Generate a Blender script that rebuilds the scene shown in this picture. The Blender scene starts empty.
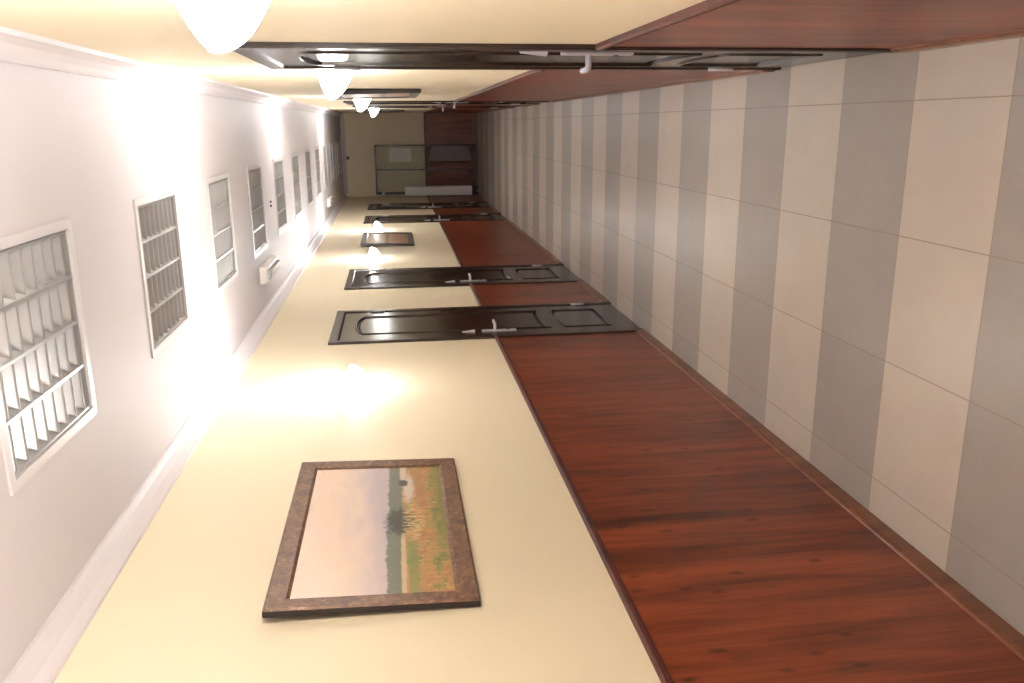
import bpy, bmesh, math, random
from mathutils import Vector, Matrix
random.seed(7)
SC = bpy.context.scene
COL = SC.collection
PI = math.pi

# ------------------------------------------------------------------ camera
YAW, PITCH, ROLL = -0.257494, -0.132566, -0.040788
FPX, CAMH = 832.34, 1.63575
def cam_axes():
    cy, sy, cp, sp = math.cos(YAW), math.sin(YAW), math.cos(PITCH), math.sin(PITCH)
    d = Vector((sy*cp, cy*cp, sp)); r = Vector((cy, -sy, 0)); u = r.cross(d)
    c, s = math.cos(ROLL), math.sin(ROLL)
    return c*r + s*u, -s*r + c*u, d
r_, u_, d_ = cam_axes()
cam = bpy.data.cameras.new('camera')
cam.sensor_fit = 'HORIZONTAL'; cam.sensor_width = 36.0
cam.lens = 36.0*FPX/1024.0
cam.clip_start = 0.02
camo = bpy.data.objects.new('camera', cam); COL.objects.link(camo)
xa, ya, za = -u_, r_, -d_                       # the photographer held the camera upright; the frame is stored on its side
camo.matrix_world = Matrix(((xa.x, ya.x, za.x, 0), (xa.y, ya.y, za.y, 0), (xa.z, ya.z, za.z, CAMH), (0, 0, 0, 1)))
SC.camera = camo

# ------------------------------------------------------------------ world, exposure
w = bpy.data.worlds.new('world'); SC.world = w; w.use_nodes = True
w.node_tree.nodes['Background'].inputs[0].default_value = (1, .9, .8, 1)
w.node_tree.nodes['Background'].inputs[1].default_value = 0.0
SC.view_settings.view_transform = 'Standard'; SC.view_settings.look = 'None'
SC.view_settings.gamma = 1.0; SC.view_settings.use_curve_mapping = False
SC.view_settings.exposure = 1.58
SC.cycles.use_denoising = True
SC.cycles.max_bounces = 12; SC.cycles.diffuse_bounces = 8
SC.cycles.sample_clamp_indirect = 6.0
LAMP_W = 8.5            # bulb in each wall sconce
SHADE_E = 18.0            # glow of the frosted shade
LAMP_C = (.95, .985, 1.03)

# ------------------------------------------------------------------ dimensions
XL, XR = -1.366, 0.232
YB, YE = -1.6, 16.9
ZC, ZRAIL = 2.62, 1.018
DW, DH = 0.965, 2.1      # door with casing
L_DOORS = [5.762, 7.63, 12.62, 14.63]
R_DOORS = [3.073, 9.08, 11.08]
LIGHT_Y = [2.385+1.28*k for k in range(12)]
LIGHT_X = -0.58

# ------------------------------------------------------------------ materials
def mat(name, color=(.8,.8,.8), rough=.5, metal=0.0, spec=.5):
    m = bpy.data.materials.new(name); m.use_nodes = True
    b = m.node_tree.nodes['Principled BSDF']
    b.inputs['Base Color'].default_value = (*color, 1)
    b.inputs['Roughness'].default_value = rough
    b.inputs['Metallic'].default_value = metal
    b.inputs['Specular IOR Level'].default_value = spec
    return m
class N:
    """tiny node-building helper"""
    def __init__(s, m): s.nt = m.node_tree; s.b = s.nt.nodes['Principled BSDF']
    def node(s, t, **kw):
        n = s.nt.nodes.new(t)
        for k, v in kw.items(): setattr(n, k, v)
        return n
    def put(s, sock, v):
        if hasattr(v, 'links') or isinstance(v, bpy.types.NodeSocket): s.nt.links.new(v, sock)
        else: sock.default_value = v
    def math(s, op, a, b=None, c=None):
        n = s.node('ShaderNodeMath', operation=op)
        for i, v in enumerate((a, b, c)):
            if v is not None: s.put(n.inputs[i], v)
        return n.outputs[0]
    def mix(s, f, a, b, blend='MIX'):
        n = s.node('ShaderNodeMix', data_type='RGBA', blend_type=blend)
        s.put(n.inputs[0], f)
        s.put(n.inputs[6], a if not isinstance(a, tuple) else (*a, 1)[:4])
        s.put(n.inputs[7], b if not isinstance(b, tuple) else (*b, 1)[:4])
        return n.outputs[2]
    def coord(s): return s.node('ShaderNodeTexCoord').outputs['Object']
    def xyz(s, v):
        n = s.node('ShaderNodeSeparateXYZ'); s.put(n.inputs[0], v); return n.outputs
    def mapping(s, v, scale=(1,1,1), loc=(0,0,0)):
        n = s.node('ShaderNodeMapping'); s.put(n.inputs[0], v)
        n.inputs['Scale'].default_value = scale; n.inputs['Location'].default_value = loc
        return n.outputs[0]
    def noise(s, v, scale=5, detail=4, rough=.5, dist=0, out='Fac'):
        n = s.node('ShaderNodeTexNoise'); s.put(n.inputs['Vector'], v)
        n.inputs['Scale'].default_value = scale; n.inputs['Detail'].default_value = detail
        n.inputs['Roughness'].default_value = rough; n.inputs['Distortion'].default_value = dist
        return n.outputs[out]
    def ramp(s, f, stops, interp='LINEAR'):
        n = s.node('ShaderNodeValToRGB'); s.put(n.inputs[0], f)
        e = n.color_ramp.elements; n.color_ramp.interpolation = interp
        while len(e) < len(stops): e.new(.5)
        for el, (p, c) in zip(e, stops):
            el.position = p; el.color = (*c, 1) if len(c) == 3 else c
        return n.outputs[0]
    def smooth(s, v, a, b):
        n = s.node('ShaderNodeMapRange', interpolation_type='SMOOTHSTEP'); s.put(n.inputs[0], v)
        n.inputs[1].default_value = a; n.inputs[2].default_value = b
        return n.outputs[0]
    def bump(s, h, strength=.2, dist=.005):
        n = s.node('ShaderNodeBump'); s.put(n.inputs['Height'], h)
        n.inputs['Strength'].default_value = strength; n.inputs['Distance'].default_value = dist
        s.nt.links.new(n.outputs[0], s.b.inputs['Normal'])
    def base(s, v): s.put(s.b.inputs['Base Color'], v)

def m_plaster(name, c):
    m = mat(name, c, .6, spec=.3); n = N(m); co = n.coord()
    n.base(n.mix(n.noise(co, 1.3, 3), tuple(x*.97 for x in c), tuple(min(1, x*1.03) for x in c)))
    n.bump(n.noise(co, 140, 2), .06, .002)
    return m
M_CREAM = m_plaster('cream_paint', (.83, .735, .555))
M_WHITE = m_plaster('white_ceiling_paint', (.53, .485, .495))
M_CORN = mat('white_cornice', (.60, .55, .56), .55)

def m_floor():
    m = mat('stone_tiles', (.5,.5,.5), .36, spec=.45); n = N(m); co = n.coord(); x, y, z = n.xyz(co)
    ty, tx = .43598, .42748
    fy = n.math('DIVIDE', n.math('SUBTRACT', y, 2.53551 - 20*ty), ty)
    fx = n.math('DIVIDE', n.math('SUBTRACT', x, .06563 - 20*tx), tx)
    iy, ix = n.math('FLOOR', fy), n.math('FLOOR', fx)
    gray = n.math('SUBTRACT', 1.0, n.math('MODULO', iy, 2.0))       # even rows grey, odd rows beige
    uy, ux = n.math('FRACT', fy), n.math('FRACT', fx)
    ey = n.math('MULTIPLY', n.math('MINIMUM', uy, n.math('SUBTRACT', 1.0, uy)), ty)
    ex = n.math('MULTIPLY', n.math('MINIMUM', ux, n.math('SUBTRACT', 1.0, ux)), tx)
    e = n.math('MINIMUM', ex, ey)
    grout = n.math('SUBTRACT', 1.0, n.smooth(e, .0008, .0024))
    comb = n.node('ShaderNodeCombineXYZ'); n.put(comb.inputs[0], ix); n.put(comb.inputs[1], iy)
    wn = n.node('ShaderNodeTexWhiteNoise'); n.put(wn.inputs[0], comb.outputs[0])
    mott = n.noise(co, 5, 6, .6); fine = n.noise(co, 60, 3)
    val = n.math('ADD', n.math('ADD', n.math('MULTIPLY', mott, .22), n.math('MULTIPLY', fine, .06)), n.math('MULTIPLY', wn.outputs[0], .05))
    val = n.math('ADD', val, .83)
    c = n.mix(gray, (.465, .40, .338), (.302, .264, .236))
    hv = n.node('ShaderNodeHueSaturation'); n.put(hv.inputs['Value'], val); n.put(hv.inputs['Color'], c)
    n.base(n.mix(grout, hv.outputs[0], (.27, .205, .16)))
    n.put(n.b.inputs['Roughness'], n.math('ADD', n.math('MULTIPLY', grout, .4), n.math('ADD', .32, n.math('MULTIPLY', mott, .1))))
    n.bump(n.math('SUBTRACT', 1.0, grout), .25, .002)
    return m
M_FLOOR = m_floor()

def m_wood(name, dark, mid, light, rough=.33, sc=1.0, knots=True):
    """laminate with the grain running up the wall (object Z)"""
    m = mat(name, mid, rough, spec=.5); n = N(m); co = n.coord()
    a = n.noise(n.mapping(co, (9*sc, 9*sc, .9*sc)), 1.6, 7, .62, .6)
    b = n.noise(n.mapping(co, (90*sc, 90*sc, 3.0*sc)), 1.2, 4, .6)
    y = n.xyz(co)[1]
    wn = n.node('ShaderNodeTexWhiteNoise', noise_dimensions='1D')
    n.put(wn.inputs['W'], n.math('FLOOR', n.math('MULTIPLY', y, 1/.128)))
    f = n.math('ADD', n.math('ADD', n.math('MULTIPLY', a, .8), n.math('MULTIPLY', b, .22)), n.math('MULTIPLY', wn.outputs[0], .12))
    c = n.ramp(f, [(.38, dark), (.53, mid), (.74, light)])
    if knots:
        v = n.node('ShaderNodeTexVoronoi', feature='F1', voronoi_dimensions='3D')
        n.put(v.inputs['Vector'], n.mapping(n.mapping(co, (1, 1, 1)), (3.3, 3.3, 1.35)))
        wob = n.math('ADD', v.outputs['Distance'], n.math('MULTIPLY', n.math('SUBTRACT', n.noise(n.mapping(co, (24, 24, 7)), 1.3, 5, .7), .5), .42))
        rnd = n.xyz(v.outputs['Color'])[0]
        k = n.math('MULTIPLY', n.math('SUBTRACT', 1.0, n.smooth(wob, .03, .24)), n.smooth(rnd, .35, .6))
        blotch = n.noise(n.mapping(co, (5, 5, 2.2)), 1.0, 4, .6)
        c = n.mix(n.math('MULTIPLY', n.smooth(blotch, .5, .68), .35), c, dark)
        c = n.mix(n.math('MULTIPLY', k, .72), c, tuple(x*.35 for x in dark))
    n.base(c)
    n.bump(b, .08, .002)
    return m
M_WOOD = m_wood('dark_oak_laminate', (.058, .0125, .0065), (.175, .035, .0135), (.31, .072, .028))
M_RAIL = m_wood('mahogany_rail', (.045, .010, .007), (.085, .018, .012), (.12, .028, .018), .55, 1.0, False)
M_BASE = m_wood('skirting_wood', (.10, .034, .015), (.175, .062, .027), (.24, .09, .04), .28, 1.0, False)
M_DOOR = m_wood('espresso_door', (.017, .0105, .0075), (.026, .0165, .012), (.036, .023, .016), .19, 1.0, False)
M_CASE = m_wood('espresso_casing', (.026, .0145, .0115), (.036, .019, .015), (.046, .025, .02), .27, 1.0, False)
M_METAL = mat('satin_nickel', (.60, .59, .68), .42, .45)
M_ALU = mat('louvre_aluminium', (.36, .345, .34), .32, .4)
M_FLANGE = mat('white_enamel', (.56, .52, .53), .4)
M_TUBE = mat('lamp_tube_glass', (.86, .86, .85), .18)
M_HOUS = mat('grey_housing', (.5, .49, .48), .45)
M_PLASTIC = mat('white_plastic', (.80, .76, .72), .4)
M_SMOKE = mat('grey_lens', (.23, .21, .24), .12)
M_BLACK = mat('dark_plastic', (.03, .028, .026), .5)
M_PAPER = mat('paper', (.74, .72, .74), .7)
M_CABW = mat('white_cabinet_enamel', (.80, .79, .79), .35)
M_CABG = mat('cabinet_seam', (.35, .34, .34), .6)
M_FRBOX = mat('mauve_brown', (.16, .105, .105), .3)

def m_shade():
    m = mat('frosted_lit_glass', (.9, .88, .85), .35)
    b = m.node_tree.nodes['Principled BSDF']
    b.inputs['Emission Color'].default_value = (.955, .965, .97, 1)
    b.inputs['Emission Strength'].default_value = SHADE_E
    return m
M_SHADE = m_shade()

def m_glass():
    m = mat('door_glass', (.9, .92, .92), .02); b = m.node_tree.nodes['Principled BSDF']
    b.inputs['Transmission Weight'].default_value = 1.0; b.inputs['IOR'].default_value = 1.05
    return m
M_GLASS = m_glass()

def m_frame(name, a, b, c, gold):
    m = mat(name, b, .42, spec=.5); n = N(m); co = n.coord()
    f = n.noise(co, 30, 8, .7, .8); g = n.noise(n.mapping(co, (1, 1, 1), (3, 1, 7)), 55, 5, .65)
    col = n.ramp(f, [(.34, a), (.5, b), (.66, c)])
    n.base(n.mix(n.math('MULTIPLY', n.smooth(g, .54, .68), .75), col, gold))
    n.bump(f, .15, .002)
    return m
M_FRAME = m_frame('mottled_bronze_frame', (.075, .028, .022), (.155, .068, .036), (.23, .115, .055), (.33, .20, .075))
M_FRDARK = m_frame('dark_walnut_frame', (.030, .016, .013), (.05, .027, .02), (.075, .042, .03), (.09, .055, .03))
M_EDGE = mat('frame_side_black', (.02, .013, .012), .4)
M_BACK = mat('frame_backing', (.12, .08, .05), .8)

def m_field():
    """oil sketch of an autumn field; object coords: x 0..W, z 0..H"""
    W, H = .944, .482
    m = mat('field_landscape_paint', (.6,.5,.4), .42, spec=.4); n = N(m); co = n.coord(); x, y, z = n.xyz(co)
    u = n.math('DIVIDE', x, W); v = n.math('DIVIDE', z, H)
    # sky: warm peach low left, mauve towards the trees, soft cloud streaks
    cl = n.noise(n.mapping(co, (2.2, 1, 6.0)), 1.6, 5, .55, .8)
    sv = n.math('ADD', v, n.math('ADD', n.math('MULTIPLY', n.math('SUBTRACT', cl, .5), .42), n.math('MULTIPLY', u, -.12)))
    sky = n.ramp(sv, [(.36, (.50, .42, .46)), (.48, (.58, .47, .48)), (.60, (.70, .55, .48)), (.72, (.79, .60, .48)), (.92, (.82, .65, .55))])
    st = n.smooth(n.noise(n.mapping(co, (3.0, 1, 11), (4, 0, 2)), 1.5, 5, .6, .6), .56, .72)
    sky = n.mix(n.math('MULTIPLY', st, .35), sky, (.55, .46, .45))
    # treeline
    rag = n.noise(n.mapping(co, (30, 1, 5)), 1.4, 6, .75); big = n.noise(n.mapping(co, (7, 1, 2)), 1.2, 2)
    top = n.math('ADD', n.math('ADD', .352, n.math('MULTIPLY', rag, .085)), n.math('MULTIPLY', big, .05))
    tree = n.mix(n.noise(n.mapping(co, (40, 1, 14)), 1.3, 5, .7), (.10, .115, .085), (.235, .24, .18))
    c = n.mix(n.math('SUBTRACT', 1.0, n.smooth(n.math('SUBTRACT', v, top), -.008, .008)), sky, tree)
    # field: tufts of ochre, orange and red over green
    strokes = n.noise(n.mapping(co, (62, 1, 20)), 1.2, 7, .78)
    patch = n.noise(n.mapping(co, (9, 1, 14), (1, 0, 3)), 1.3, 5, .68)
    fld = n.ramp(patch, [(.34, (.15, .185, .06)), (.44, (.31, .26, .085)), (.50, (.50, .27, .10)), (.58, (.42, .20, .09)), (.68, (.22, .20, .075))])
    fld = n.mix(n.math('MULTIPLY', n.smooth(strokes, .53, .62), .8), fld, (.66, .42, .16))
    fld = n.mix(n.math('MULTIPLY', n.smooth(strokes, .46, .38), .55), fld, (.17, .17, .06))
    red = n.math('MULTIPLY', n.smooth(u, .45, .7), n.math('MULTIPLY', n.smooth(v, .10, .15), n.smooth(patch, .42, .55)))
    fld = n.mix(n.math('MULTIPLY', red, .6), fld, (.42, .19, .10))
    green = n.math('MULTIPLY', n.math('SUBTRACT', 1.0, n.smooth(n.math('ADD', v, n.math('MULTIPLY', patch, .12)), .07, .19)), n.smooth(u, .15, .40))
    fld = n.mix(n.math('MULTIPLY', green, .7), fld, (.16, .205, .07))
    gl = n.math('MULTIPLY', n.math('SUBTRACT', 1.0, n.smooth(u, .30, .42)), n.math('MULTIPLY', n.smooth(v, .20, .23), n.math('SUBTRACT', 1.0, n.smooth(v, .27, .29))))
    fld = n.mix(n.math('MULTIPLY', gl, .75), fld, (.20, .25, .075))
    edge = n.math('ADD', .315, n.math('MULTIPLY', n.math('SUBTRACT', rag, .5), .05))
    c = n.mix(n.math('SUBTRACT', 1.0, n.smooth(n.math('SUBTRACT', v, edge), -.006, .006)), c, fld)
    # pale track across the field
    def blob(cu, cv, ru, rv, soft=.35, wob=.5):
        a = n.math('DIVIDE', n.math('SUBTRACT', u, cu), ru); b = n.math('DIVIDE', n.math('SUBTRACT', v, cv), rv)
        dd = n.math('ADD', n.math('SQRT', n.math('ADD', n.math('MULTIPLY', a, a), n.math('MULTIPLY', b, b))), n.math('MULTIPLY', n.math('SUBTRACT', n.noise(co, 46, 6, .75), .5), wob))
        return n.math('SUBTRACT', 1.0, n.smooth(dd, 1-soft, 1+soft*.3))
    c = n.mix(blob(.18, .312, .30, .02, .35, 1.2), c, (.55, .41, .26))
    c = n.mix(blob(.79, .262, .16, .05, .6, 1.5), c, (.62, .50, .46))
    c = n.mix(blob(.97, .30, .16, .03), c, (.60, .47, .40))
    c = n.mix(blob(.84, .30, .035, .045, .4, 1.2), c, (.075, .06, .055))
    c = n.mix(blob(.50, .335, .12, .115, .45, 1.7), c, (.055, .055, .042))
    c = n.mix(n.math('MULTIPLY', n.math('MULTIPLY', blob(.50, .235, .17, .085), n.smooth(strokes, .47, .56)), .9), c, (.66, .47, .22))
    n.base(c)
    n.bump(strokes, .2, .002)
    return m
M_FIELD = m_field()
def m_sunset(name, sky0, sky1, land0, land1, hz):
    H = .489
    m = mat(name, sky0, .4); n = N(m); co = n.coord(); x, y, z = n.xyz(co); v = n.math('DIVIDE', z, H)
    f = n.math('ADD', v, n.math('MULTIPLY', n.math('SUBTRACT', n.noise(n.mapping(co, (3, 1, 9)), 1.6, 5), .5), .12))
    n.base(n.ramp(f, [(.0, land0), (hz-.08, land1), (hz-.01, tuple(.45*q for q in land0)), (hz+.05, sky1), (.95, sky0)]))
    return m
M_SUNSET = m_sunset('dusk_landscape_paint', (.50, .38, .24), (.42, .30, .20), (.30, .15, .07), (.42, .23, .10), .52)
M_ROSE = m_sunset('rose_landscape_paint', (.62, .46, .40), (.55, .40, .36), (.42, .24, .18), (.50, .31, .24), .4)
M_DUSKY = m_sunset('dim_landscape_paint', (.35, .27, .22), (.30, .22, .18), (.14, .09, .06), (.2, .13, .08), .45)

# ------------------------------------------------------------------ mesh helpers
class MB:
    def __init__(s): s.v = []; s.f = []; s.mi = []; s.sm = []
    def add(s, vs, fs, mi=0, smooth=False):
        o = len(s.v); s.v += [tuple(p) for p in vs]
        for f in fs: s.f.append([i+o for i in f]); s.mi.append(mi); s.sm.append(smooth)
    def quad(s, a, b, c, d, mi=0): s.add([a, b, c, d], [(0, 1, 2, 3)], mi)
    def box(s, x0, x1, y0, y1, z0, z1, mi=0):
        p = [(x, y, z) for z in (z0, z1) for y in (y0, y1) for x in (x0, x1)]
        s.add(p, [(0, 2, 3, 1), (4, 5, 7, 6), (0, 1, 5, 4), (2, 6, 7, 3), (0, 4, 6, 2), (1, 3, 7, 5)], mi)
    def ring(s, pts, r, closed=False, seg=10, mi=0, cap=True):
        """tube along points"""
        pts = [Vector(p) for p in pts]; rows = []
        prev = None
        for i, p in enumerate(pts):
            a = pts[max(0, i-1)]; b = pts[min(len(pts)-1, i+1)]
            t = (b-a).normalized()
            if prev is None:
                up = Vector((0, 0, 1)) if abs(t.z) < .9 else Vector((1, 0, 0)); nx = t.cross(up).normalized()
            else: nx = (prev - t*prev.dot(t)).normalized()
            prev = nx; ny = t.cross(nx)
            rr = r[i] if isinstance(r, (list, tuple)) else r
            rows.append([p + rr*(math.cos(2*PI*k/seg)*nx + math.sin(2*PI*k/seg)*ny) for k in range(seg)])
        vs = [q for row in rows for q in row]; fs = []
        for i in range(len(rows)-1):
            for k in range(seg):
                fs.append((i*seg+k, i*seg+(k+1) % seg, (i+1)*seg+(k+1) % seg, (i+1)*seg+k))
        s.add(vs, fs, mi, True)
        if cap:
            s.add(rows[0][::-1], [tuple(range(seg))], mi); s.add(rows[-1], [tuple(range(seg))], mi)
    def extrude(s, prof, a, b, axis='y', mi=0, smooth=False):
        """closed 2D profile extruded between a and b; axis y: profile=(x,z); axis x: profile=(y,z); axis z: profile=(x,y)"""
        def P(q, t):
            return (q[0], t, q[1]) if axis == 'y' else (t, q[0], q[1]) if axis == 'x' else (q[0], q[1], t)
        n = len(prof); vs = [P(q, a) for q in prof] + [P(q, b) for q in prof]
        s.add(vs, [(i, (i+1) % n, n+(i+1) % n, n+i) for i in range(n)], mi, smooth)
        s.add(vs, [tuple(range(n))[::-1], tuple(range(n, 2*n))], mi)
    def loft(s, rings, mi=0, smooth=False, capend=True):
        n = len(rings[0]); vs = [p for r in rings for p in r]; fs = []
        for i in range(len(rings)-1):
            for k in range(n): fs.append((i*n+k, i*n+(k+1) % n, (i+1)*n+(k+1) % n, (i+1)*n+k))
        s.add(vs, fs, mi, smooth)
        if capend: s.add(rings[-1], [tuple(range(n))], mi)
    def build(s, name, mats, parent=None, bevel=0, weld=True):
        me = bpy.data.meshes.new(name); me.from_pydata(s.v, [], s.f); me.update()
        if not isinstance(mats, (list, tuple)): mats = [mats]
        for m in mats: me.materials.append(m)
        for p, i, sm in zip(me.polygons, s.mi, s.sm): p.material_index = i; p.use_smooth = sm
        bm = bmesh.new(); bm.from_mesh(me)
        if weld: bmesh.ops.remove_doubles(bm, verts=bm.verts, dist=1e-5)
        bmesh.ops.recalc_face_normals(bm, faces=bm.faces)
        bm.to_mesh(me); bm.free()
        o = bpy.data.objects.new(name, me); COL.objects.link(o)
        if parent is not None: o.parent = parent
        if bevel:
            b = o.modifiers.new('bevel', 'BEVEL'); b.width = bevel; b.segments = 2; b.limit_method = 'ANGLE'; b.angle_limit = .6
        return o
def tag(o, label, cat, group=None, kind=None):
    o['label'] = label; o['category'] = cat
    if group: o['group'] = group
    if kind: o['kind'] = kind
    return o
def struct(o, label, cat): return tag(o, label, cat, None, 'structure')
def empty(name, loc, rz=0.0, rx=0.0):
    o = bpy.data.objects.new(name, None); COL.objects.link(o); o.empty_display_size = .1
    o.location = loc; o.rotation_euler = (rx, 0, rz); return o
def children(o): return [c for c in bpy.data.objects if c.parent == o]
def copy_tree(o, parent=None):
    kids = list(children(o))
    c = o.copy(); COL.objects.link(c)
    if parent is not None: c.parent = parent
    for k in kids: copy_tree(k, c)
    return c

# ------------------------------------------------------------------ room shell
def wall_with_doors(name, x, doors, label):
    mb = MB(); ho, hz = DW/2-.02, DH-.02
    back = x-.14 if x < 0 else x+.14
    ys = YB
    for c in sorted(doors):
        mb.box(min(x, back), max(x, back), ys, c-ho, 0, ZC)
        mb.box(min(x, back), max(x, back), c-ho, c+ho, hz, ZC)
        ys = c+ho
    mb.box(min(x, back), max(x, back), ys, YE, 0, ZC)
    return struct(mb.build(name, M_CREAM), label, 'wall')
wall_l = wall_with_doors('wall_left', XL, L_DOORS, 'long cream painted corridor wall with the large field painting')
wall_r = wall_with_doors('wall_right', XR, R_DOORS, 'cream painted corridor wall seen very obliquely, beside the camera')
mb = MB(); mb.box(XL-.14, XR+.14, YE, YE+.14, 0, ZC)
wall_e = struct(mb.build('wall_far', M_CREAM), 'dim cream wall closing the far end of the corridor', 'wall')
mb = MB(); mb.box(XL-.14, XR+.14, YB-.14, YB, 0, ZC)
struct(mb.build('wall_back', M_CREAM), 'cream wall closing the corridor behind the camera', 'wall')
mb = MB(); mb.box(XL-.14, XR+.14, YB-.14, YE+.14, -.1, 0)
struct(mb.build('floor', M_FLOOR), 'corridor floor of beige and grey stone tiles in crosswise rows', 'floor')
# ceiling with a hole for each recessed light
mb = MB(); h = .292; z1 = ZC+.12
mb.box(XL-.14, LIGHT_X-h, YB-.14, YE+.14, ZC, z1); mb.box(LIGHT_X+h, XR+.14, YB-.14, YE+.14, ZC, z1)
ys = YB-.14
for c in LIGHT_Y:
    mb.box(LIGHT_X-h, LIGHT_X+h, ys, c-h, ZC, z1); ys = c+h
mb.box(LIGHT_X-h, LIGHT_X+h, ys, YE+.14, ZC, z1)
struct(mb.build('ceiling', M_WHITE, weld=False), 'white corridor ceiling with recessed square lights', 'ceiling')

def runs(doors, half):
    out = []; ys = YB
    for c in sorted(doors):
        out.append((ys, c-half)); ys = c+half
    out.append((ys, YE)); return out
# wainscot panels (part of each wall), chair rails, skirting, cornice
for x, s, doors, side, wl in ((XL, 1, L_DOORS, 'left', wall_l), (XR, -1, R_DOORS, 'right', wall_r)):
    wa, ra, ba, co = MB(), MB(), MB(), MB()
    for a, b in runs(doors, DW/2):
        wa.box(min(x, x+s*.007), max(x, x+s*.007), a, b, .0, ZRAIL-.018)
        ra.extrude([(x, ZRAIL-.024), (x+s*.013, ZRAIL-.024), (x+s*.018, ZRAIL-.016), (x+s*.018, ZRAIL-.004), (x+s*.013, ZRAIL+.002), (x, ZRAIL+.002)], a, b)
        a2, b2 = a, b
        ba.extrude([(x+s*.007, 0), (x+s*.020, 0), (x+s*.020, .048), (x+s*.0165, .058), (x+s*.013, .062), (x+s*.007, .064)], a2, b2)
    o = wa.build('wainscot', M_WOOD, wl); o['label'] = 'dark wood laminate lower wall panelling'
    struct(ra.build('trim_1' if side == 'left' else 'trim_2', M_RAIL), 'dark red wooden chair rail along the '+('wall with the field painting' if side == 'left' else 'wall beside the camera'), 'chair rail')
    struct(ba.build('baseboard_'+side, M_BASE), 'glossy brown wooden skirting along the foot of the '+('wall with the field painting' if side == 'left' else 'wall beside the camera'), 'baseboard')
    co.extrude([(x, 2.544), (x+s*.014, 2.544), (x+s*.017, 2.556), (x+s*.028, 2.58), (x+s*.046, 2.598), (x+s*.06, 2.604), (x+s*.068, 2.61), (x+s*.07, ZC), (x, ZC)], YB, YE)
    struct(co.build('trim_3' if side == 'left' else 'trim_4', M_CORN), 'white moulded cornice above the '+('wall with the field painting' if side == 'left' else 'wall beside the camera'), 'cornice')
mb = MB(); mb.box(XL, XR, YE-.007, YE, 0, ZRAIL-.018)
o = mb.build('wainscot', M_WOOD, wall_e); o['label'] = 'dark wood laminate lower wall panelling'
mb = MB(); mb.box(XL+.02, XR-.02, YE-.018, YE, ZRAIL-.024, ZRAIL+.002)
struct(mb.build('trim_5', M_RAIL), 'short dark chair rail across the dim end wall', 'chair rail')
mb = MB(); mb.box(XL+.02, XR-.02, YE-.02, YE-.007, 0, .064)
struct(mb.build('baseboard_far', M_BASE), 'short skirting at the foot of the dim end wall', 'baseboard')
mb = MB(); mb.extrude([(YE, 2.544), (YE-.014, 2.544), (YE-.017, 2.556), (YE-.046, 2.598), (YE-.07, 2.61), (YE-.07, ZC), (YE, ZC)], XL+.06, XR-.06, 'x')
struct(mb.build('trim_6', M_CORN), 'white moulded cornice across the dim end wall', 'cornice')

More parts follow.
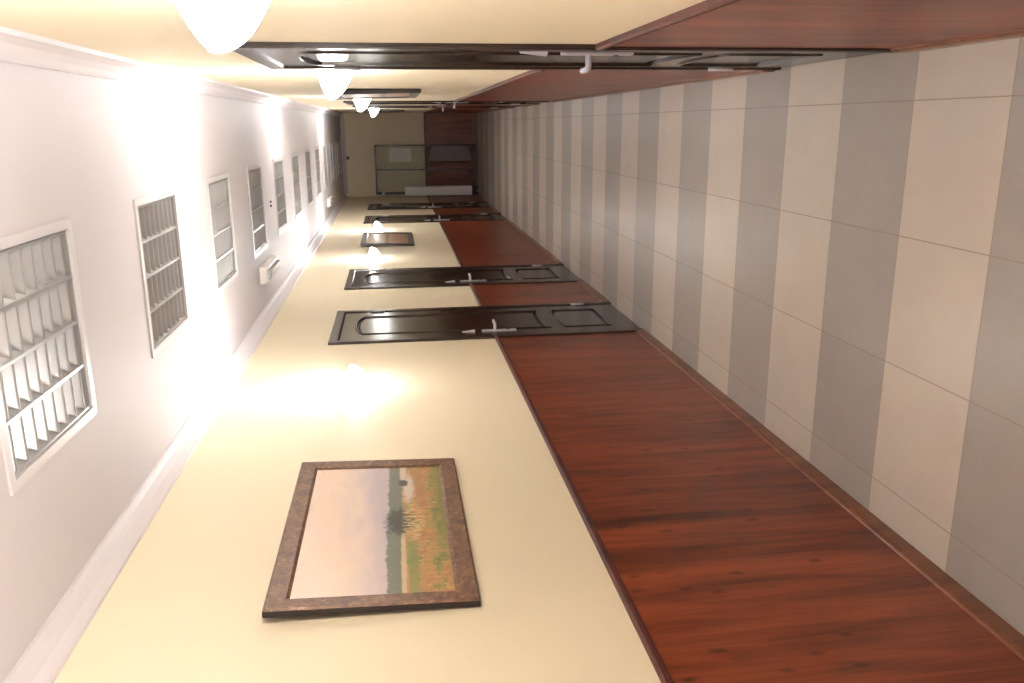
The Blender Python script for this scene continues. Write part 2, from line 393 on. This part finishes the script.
# ------------------------------------------------------------------ doors
def arch(hw, d, zb, zt, rb, rt, n=18):
    """closed outline of a panel: half width hw, inset d, bottom/top edges arched up by rb/rt"""
    W = hw-d
    def k(x): return max(0.0, 1-abs(x/hw)**2.4)**.7
    k0 = k(W)
    pts = [(-W+2*W*i/n, zb+d+rb*(k(-W+2*W*i/n))) for i in range(n+1)]
    pts += [(W-2*W*i/n, zt-d+rt*(k(W-2*W*i/n))) for i in range(n+1)]
    return pts
PANELS = [('upper_panel', .60, 1.885, .035, .062), ('lower_panel', .175, .505, 0.0, .038)]
PHW = .268
def make_door():
    root = empty('door_1', (0, 0, 0))
    cw = .062; hw = DW/2
    f = MB()
    for sx in (-1, 1):
        a, b = sorted((sx*(hw-cw), sx*hw))
        f.extrude([(a, 0), (a, -.006 if sx > 0 else -.012), (a+.008, -.016), (b-.008, -.016), (b, -.012 if sx > 0 else -.006), (b, 0)], 0, DH, 'z')
        a, b = sorted((sx*(hw-cw), sx*(hw-.02)))
        f.box(a, b, 0, .12, 0, DH-cw)
        a, b = sorted((sx*(hw-cw-.014), sx*(hw-cw)))
        f.box(a, b, .055, .12, 0, DH-cw)
    f.extrude([(0, DH-cw), (-.006, DH-cw), (-.016, DH-cw+.008), (-.016, DH-.004), (-.012, DH), (0, DH)], -hw, hw, 'x')
    f.box(-hw+.02, hw-.02, 0, .12, DH-cw, DH-.02); f.box(-hw+cw, hw-cw, .055, .12, DH-cw-.014, DH-cw)
    f.build('door_frame', M_CASE, root, weld=False)
    # leaf: flat front with two arched cut-outs
    LW, Z0, Z1, Y0, Y1 = hw-cw-.005, .006, DH-cw-.006, -.009, .04
    bm = bmesh.new(); edges = []
    def loop(pts):
        vs = [bm.verts.new((x, Y0, z)) for x, z in pts]
        for i in range(len(vs)): edges.append(bm.edges.new((vs[i], vs[(i+1) % len(vs)])))
        return vs
    outer = loop([(-LW, Z0), (LW, Z0), (LW, Z1), (-LW, Z1)])
    for nm, zb, zt, rb, rt in PANELS: loop(arch(PHW, 0, zb, zt, rb, rt))
    bmesh.ops.triangle_fill(bm, use_beauty=True, use_dissolve=False, edges=edges, normal=(0, -1, 0))
    back = [bm.verts.new((v.co.x, Y1, v.co.z)) for v in outer]
    for i in range(4):
        j = (i+1) % 4; bm.faces.new((outer[i], outer[j], back[j], back[i]))
    bm.faces.new(back[::-1])
    bmesh.ops.recalc_face_normals(bm, faces=bm.faces)
    me = bpy.data.meshes.new('door_leaf'); bm.to_mesh(me); bm.free(); me.materials.append(M_DOOR)
    leaf = bpy.data.objects.new('door_leaf', me); COL.objects.link(leaf); leaf.parent = root
    for nm, zb, zt, rb, rt in PANELS:
        p = MB()
        rings = [[(x, y, z) for x, z in arch(PHW, d, zb, zt, rb, rt)] for d, y in ((0, Y0), (.004, Y0-.005), (.012, Y0-.006), (.017, Y0+.008), (.026, Y0+.010), (.034, Y0+.004), (.040, Y0+.003))]
        p.loft(rings); p.build(nm, M_DOOR, leaf)
    # hardware: handle side at local -x
    hx = -.308
    pl = MB()
    pl.extrude([(hx-.019+.006*(c in (0,3)), 0) for c in ()] or [(hx-.019, .855), (hx+.019, .855), (hx+.019, 1.078), (hx+.012, 1.09), (hx-.012, 1.09), (hx-.019, 1.078)], Y0-.009, Y0, 'y')
    hp = pl.build('handle_plate', M_METAL, root, bevel=.002)
    lv = MB()
    lv.ring([(hx, Y0-.005, 1.0), (hx, Y0-.040, 1.0), (hx+.006, Y0-.049, 1.0), (hx+.03, Y0-.053, 1.002), (hx+.08, Y0-.053, 1.002), (hx+.122, Y0-.047, .994)], [.011, .010, .0105, .010, .009, .0075], seg=12)
    lv.build('door_lever', M_METAL, hp)
    ky = MB(); ky.ring([(hx, Y0-.008, .91), (hx, Y0-.013, .91)], .009, seg=14); ky.build('keyhole', M_BLACK, hp)
    lk = MB()
    lk.loft([[(hx-.018, Y0, 1.135), (hx+.018, Y0, 1.135), (hx+.006, Y0, 1.225), (hx-.012, Y0, 1.225)],
             [(hx-.016, Y0-.013, 1.138), (hx+.016, Y0-.013, 1.138), (hx+.003, Y0-.004, 1.222), (hx-.010, Y0-.004, 1.222)]])
    lk.build('lock_cover', M_METAL, root, bevel=.002)
    for z in (.27, 1.80):
        hg = MB(); hg.ring([(LW+.001, Y0-.006, z-.05), (LW+.001, Y0-.006, z-.052), (LW+.001, Y0-.006, z+.052), (LW+.001, Y0-.006, z+.05)], [.003, .0075, .0075, .003], seg=10)
        for q in (-.018, .018): hg.ring([(LW+.001, Y0-.006, z+q-.001), (LW+.001, Y0-.006, z+q+.001)], .0084, seg=10)
        hg.build('hinge', M_METAL, root)
    return root
DOOR0 = make_door()
def mirror_door():
    """the same door with the handle on the other side, for the opposite wall"""
    done = {}
    def cp(o, parent=None):
        c = o.copy(); COL.objects.link(c)
        if o.data is not None:
            me = o.data.copy(); me.transform(Matrix.Scale(-1, 4, (1, 0, 0))); me.flip_normals(); c.data = me
        if parent is not None: c.parent = parent
        for k in list(children(o)): cp(k, c)
        return c
    return cp(DOOR0)
DOOR_R = mirror_door()
LL = ['dark brown panelled door nearest the large field painting', 'dark brown panelled door just beyond the first one on the painting wall',
      'dark brown panelled door after the small dusk painting', 'last dark panelled door before the white cabinet at the dim end']
for i, y in enumerate(L_DOORS):
    o = DOOR0 if i == 0 else copy_tree(DOOR0)
    o.name = 'door_%d' % (i+1); o.location = (XL, y, 0); o.rotation_euler = (0, 0, PI/2); struct(o, LL[i], 'door')
LR = ['dark panelled door close to the camera, seen edge-on under the big glowing sconce', 'dark panelled door seen edge-on after the rose painting',
      'farthest dark panelled door on the wall of edge-on doors']
for i, y in enumerate(R_DOORS):
    o = DOOR_R if i == 0 else copy_tree(DOOR_R)
    o.name = 'door_%d' % (i+5); o.location = (XR, y, 0); o.rotation_euler = (0, 0, -PI/2); struct(o, LR[i], 'door')

# glazed door standing against the far wall
g = empty('door_8', (-.85, YE-.055, 0))
struct(g, 'dark framed glazed door against the dim end wall', 'door')
mb = MB(); gw = .478
for x0, x1 in ((-gw, -gw+.045), (gw-.03, gw), (-.012, .012)): mb.box(x0, x1, -.02, .02, .02, 2.0)
mb.box(-gw, gw, -.02, .02, 1.965, 2.0); mb.box(-gw, gw, -.02, .02, .02, .07); mb.box(-gw, gw, -.018, .018, .985, 1.01)
mb.build('glazed_frame', M_CASE, g, weld=False)
for a, b in ((-gw+.045, -.012), (.012, gw-.03)):
    for z0, z1 in ((.07, .985), (1.01, 1.965)):
        p = MB(); p.box(a, b, -.003, .003, z0, z1); p.build('pane', M_GLASS, g)
p = MB(); p.extrude([(.16, .10), (.425, .17), (.442, .26), (.442, .80), (.425, .89), (.16, .96)], -.012, -.004, 'y')  # flat mauve brown shape just in front of the lower glass
o = p.build('lower_patch', M_FRBOX, g); o['label'] = 'mauve brown patch with cut corners'
p = MB(); p.ring([(-gw+.022, -.02, 1.86), (-gw+.022, -.055, 1.86)], [.03, .025], seg=14); o = p.build('door_closer', M_METAL, g)
p = MB(); p.box(-.70, -.435, YE-.0655, YE-.0590, 1.29, 1.72)
tag(p.build('paper_sheet', M_PAPER), 'pale paper sheet on the upper glass of the end door', 'paper')
# tall white cabinet in the corner
c = empty('narrow_cabinet', (-1.252, YE-.24, 0))
tag(c, 'tall narrow white cabinet in the dim far corner beside the glazed door', 'cabinet')
p = MB(); p.box(-.088, .088, -.112, .112, .13, 1.44); p.build('body', M_CABW, c, bevel=.006)
p = MB(); p.box(-.083, .083, -.124, -.1125, .138, 1.432); dr = p.build('cabinet_door', M_CABW, c, bevel=.004)
p = MB(); p.ring([(.066, -.123, .72), (.066, -.14, .72), (.066, -.14, .82), (.066, -.123, .82)], .006, seg=8); p.build('handle', M_METAL, dr)
for sx in (-1, 1):
    for sy in (-1, 1):
        p = MB(); p.ring([(sx*.06, sy*.075, .0), (sx*.06, sy*.075, .135)], [.012, .018], seg=10); p.build('leg', M_BLACK, c)
# little sensor under the cornice of the end wall
c = empty('motion_sensor', (-.615, YE, 2.515)); tag(c, 'small dark sensor under the cornice of the end wall', 'sensor')
p = MB(); p.box(-.03, .03, -.03, 0, -.028, .028); p.build('housing', M_BLACK, c, bevel=.006)
p = MB(); p.ring([(0, -.028, -.006), (0, -.036, -.006), (0, -.042, -.008)], [.02, .018, .008], seg=12); p.build('lens', M_SMOKE, c)

# ------------------------------------------------------------------ recessed louvre lights
def make_light():
    root = empty('louvre_light', (0, 0, ZC))
    fl = MB(); o, i = .312, .284
    for (x0, x1, y0, y1) in ((-o, o, -o, -i), (-o, o, i, o), (-o, -i, -i, i), (i, o, -i, i)):
        fl.box(x0, x1, y0, y1, -.007, .0)
    for (x0, x1, y0, y1) in ((-i-.004, i+.004, -i-.004, -i), (-i-.004, i+.004, i, i+.004), (-i-.004, -i, -i, i), (i, i+.004, -i, i)):
        fl.box(x0, x1, y0, y1, 0, .10)
    fl.build('light_frame', M_FLANGE, root, weld=False)
    ho = MB(); ho.box(-i-.004, i+.004, -i-.004, i+.004, .098, .108); ho.build('housing', M_HOUS, root)
    lv = MB(); q = .1395
    def vee(x, wb, wt, y0, y1, z0, z1): lv.extrude([(x-wb/2, z0), (x+wb/2, z0), (x+wt*.22, z0+.3*(z1-z0)), (x+wt*.36, z0+.6*(z1-z0)), (x+wt/2, z1), (x-wt/2, z1), (x-wt*.36, z0+.6*(z1-z0)), (x-wt*.22, z0+.3*(z1-z0))], y0, y1)
    for k in (-1, 0, 1): vee(k*q, .009, .052, -.279, .279, .0, .055)
    for sx in (-1, 1): lv.extrude([(sx*.2795, 0), (sx*.2745, 0), (sx*.262, .03), (sx*.254, .055), (sx*.2795, .055)], -.279, .279)
    for k in range(4):
        a, b = -.279+q*k, -.279+q*(k+1)
        for j in range(8):
            y = -.245+.07*j
            half = [(.0018, .003), (.0045, .008), (.0085, .016), (.014, .027), (.020, .040), (.024, .052)]
            lv.extrude([(y-w_, z_) for w_, z_ in half[::-1]] + [(y+w_, z_) for w_, z_ in half], a+.004, b-.004, 'x', 0, True)
    for sy in (-1, 1): lv.box(-.279, .279, min(sy*.279, sy*.2745), max(sy*.279, sy*.2745), 0, .055)
    lv.build('louvre', M_ALU, root, weld=False)
    for k in range(4):
        x = (-1.5+k)*q
        t = MB(); t.ring([(x, -.27, .077), (x, .27, .077)], .0085, seg=10); t.build('lamp_tube', M_TUBE, root)
    return root
L0 = make_light()
ORD = ['nearest and largest, cut by the edge of the photo', 'second from the camera', 'third from the camera', 'fourth from the camera, next to the emergency light',
       'fifth from the camera, beside two small dark ceiling plugs', 'sixth from the camera', 'seventh from the camera', 'eighth from the camera',
       'ninth from the camera', 'third from the dim end wall', 'second from the dim end wall', 'last one, right by the dim end wall']
for k, y in enumerate(LIGHT_Y):
    o = L0 if k == 0 else copy_tree(L0)
    o.location = (LIGHT_X, y, ZC)
    tag(o, 'unlit square recessed louvre ceiling light, '+ORD[k], 'ceiling light', 'recessed ceiling lights in a row')

# emergency lights and plugs on the ceiling
def make_emergency():
    root = empty('emergency_light', (0, 0, ZC))
    b = MB()
    b.loft([[(-.062, -.30, 0), (.062, -.30, 0), (.062, .30, 0), (-.062, .30, 0)],
            [(-.062, -.30, -.022), (.062, -.30, -.022), (.062, .30, -.022), (-.062, .30, -.022)],
            [(-.05, -.285, -.05), (.05, -.285, -.05), (.05, .285, -.05), (-.05, .285, -.05)]])
    b.build('body', M_PLASTIC, root, bevel=.006)
    d = MB(); d.loft([[(-.034, -.255, -.05), (.034, -.255, -.05), (.034, .255, -.05), (-.034, .255, -.05)],
                      [(-.030, -.25, -.074), (.030, -.25, -.074), (.030, .25, -.074), (-.030, .25, -.074)]])
    o = d.build('diffuser', M_SMOKE, root, bevel=.005); o['label'] = 'glossy grey lens strip'
    return root
e0 = make_emergency(); e0.location = (-1.045, 6.40, ZC)
tag(e0, 'white emergency light on the ceiling beside the fourth louvre light', 'emergency light', 'emergency lights')
e1 = copy_tree(e0); e1.location = (-1.09, 12.75, ZC)
tag(e1, 'tiny far emergency light on the ceiling near the dim end', 'emergency light', 'emergency lights')
for k, (x, lab) in enumerate(((-.583, 'farther from the painting wall'), (-.616, 'nearer the painting wall'))):
    p = MB(); p.ring([(0, 0, 0), (0, 0, -.006), (0, 0, -.012)], [.009, .009, .005], seg=12)
    o = p.build('ceiling_plug', M_BLACK); o.location = (x, 6.88, ZC)
    tag(o, 'small dark plug before the fifth louvre light, the one '+lab, 'ceiling plug', 'dark plugs in the ceiling')

# ------------------------------------------------------------------ wall sconces
RIMZ = 1.945
def make_sconce():
    root = empty('wall_sconce', (0, 0, RIMZ))
    A, P, H = .158, .117, .145
    sh = MB(); na, nt = 28, 12
    def surf(A, P, H, dz):
        rows = []
        for i in range(nt+1):
            t = i/nt; s = math.sin(t*PI/2)**.85 if t > 0 else 0.0
            row = []
            for k in range(na+1):
                q = math.sin(PI*k/na); z = -H*(1-t)**.9 - .035*t*q**1.5 + dz*(1-t)      # the rim dips towards the room
                row.append((A*max(s, .03)*math.cos(PI*k/na), -.004-P*max(s, .03)*q**1.12, z))
            rows.append(row)
        return rows
    o_, i_ = surf(A, P, H, 0), surf(A-.005, P-.005, H, .006)
    def skin(rows, flip):
        n = na+1; vs = [p for r in rows for p in r]; fs = []
        for i in range(nt):
            for k in range(na):
                f = (i*n+k, i*n+k+1, (i+1)*n+k+1, (i+1)*n+k); fs.append(f[::-1] if flip else f)
        sh.add(vs, fs, 0, True)
    skin(o_, False); skin(i_, True)
    for k in range(na): sh.quad(o_[-1][k], o_[-1][k+1], i_[-1][k+1], i_[-1][k])
    sh.build('glass_shade', M_SHADE, root)
    bp = MB(); bp.box(-.06, .06, -.004, 0, -.11, -.02); bk = bp.build('wall_bracket', M_FLANGE, root, bevel=.002)
    for sx in (-1, 1):
        c = MB(); c.ring([(sx*.128, -.056, -.018), (sx*.137, -.062, -.018), (sx*.140, -.064, -.018)], [.004, .007, .004], seg=10); c.build('clip_screw', M_METAL, root)
    L = bpy.data.lights.new('sconce_bulb', 'POINT'); L.energy = LAMP_W; L.color = LAMP_C; L.shadow_soft_size = .025
    lo = bpy.data.objects.new('sconce_bulb', L); COL.objects.link(lo); lo.parent = root; lo.location = (0, -.040, -.03)
    return root
S0 = make_sconce()
SCON = [(XR, 1.43, -1, 'largest glowing half-bowl sconce, cut by the photo edge above the near edge-on door'),
        (XR, 3.95, -1, 'glowing half-bowl sconce just beyond the near edge-on door'),
        (XR, 7.4, -1, 'small glowing half-bowl sconce overlapping the rose painting'),
        (XR, 12.25, -1, 'smallest glowing half-bowl sconce, last on the wall of edge-on doors'),
        (XL, 4.35, 1, 'glowing half-bowl sconce between the large field painting and the first door'),
        (XL, 8.85, 1, 'glowing half-bowl sconce on the near side of the small dusk painting'),
        (XL, 11.3, 1, 'glowing half-bowl sconce on the far side of the small dusk painting'),
        (XL, .78, 1, 'glowing half-bowl sconce on the camera side of the large field painting'),
        (XL, -.9, 1, 'unseen glowing half-bowl sconce behind the camera, added to light the near corridor'),  # unseen sconce, added to light the near part of the corridor
        ]
for k, (x, y, s, lab) in enumerate(SCON):
    o = S0 if k == 0 else copy_tree(S0)
    o.location = (x, y, RIMZ); o.rotation_euler = (0, 0, s*PI/2)
    tag(o, lab, 'wall lamp', 'lit wall sconces')

# ------------------------------------------------------------------ paintings
def make_painting(name, mframe, mpic, W=1.08, H=.618, fw=.068):
    root = empty(name, (0, 0, 0))
    f = MB(); T = .024; hw = W/2
    # profile along the frame: (inset from outer edge, depth out of wall)
    prof = [(0, 0), (0, .019), (.006, T), (fw-.010, T-.003), (fw-.003, .017), (fw, .014), (fw, 0)]
    rings = []
    for d, y in prof:
        rings.append([(-hw+d, -y, d), (hw-d, -y, d), (hw-d, -y, H-d), (-hw+d, -y, H-d)])
    for i in range(len(rings)-1):
        a, b = rings[i], rings[i+1]
        for k in range(4):
            j = (k+1) % 4; f.quad(a[k], a[j], b[j], b[k], 1 if i in (0,) else 0)
    a, b = rings[-1], rings[0]
    for k in range(4): f.quad(a[k], a[(k+1) % 4], b[(k+1) % 4], b[k], 1)
    f.build('picture_frame', [mframe, M_EDGE], root)
    c = MB(); c.box(0, W-2*fw, -.0135, -.004, 0, H-2*fw)
    o = c.build('canvas', mpic, root); o.location = (-hw+fw, 0, fw)
    bk = MB(); bk.box(-hw+.01, hw-.01, -.003, -.0005, .01, H-.01); bk.build('backing_board', M_BACK, root)
    return root
def hang(o, x, y, z, s, tilt, off):
    # tilt leans the top edge out of the wall
    o.location = (x + s*off, y, z); o.rotation_euler = (tilt, 0, s*PI/2)
p1 = make_painting('framed_painting', M_FRAME, M_FIELD); hang(p1, XL, 2.692, 1.437, 1, .033, .003)
tag(p1, 'large painting of an autumn field in a mottled bronze frame', 'painting')
p2 = make_painting('framed_painting', M_FRDARK, M_SUNSET); hang(p2, XL, 10.28, 1.437, 1, .03, .004)
tag(p2, 'small dusk painting in a dark frame between two sconces beyond the doors', 'painting')
p3 = make_painting('framed_painting', M_FRDARK, M_ROSE); hang(p3, XR, 6.3, 1.437, -1, .02, .003)
tag(p3, 'rose toned painting in a dark frame seen edge-on past the near edge-on door', 'painting')
p4 = make_painting('framed_painting', M_FRDARK, M_DUSKY); hang(p4, XR, 13.75, 1.437, -1, .02, .003)
tag(p4, 'dim sliver of a dark framed painting behind the smallest sconce', 'painting')
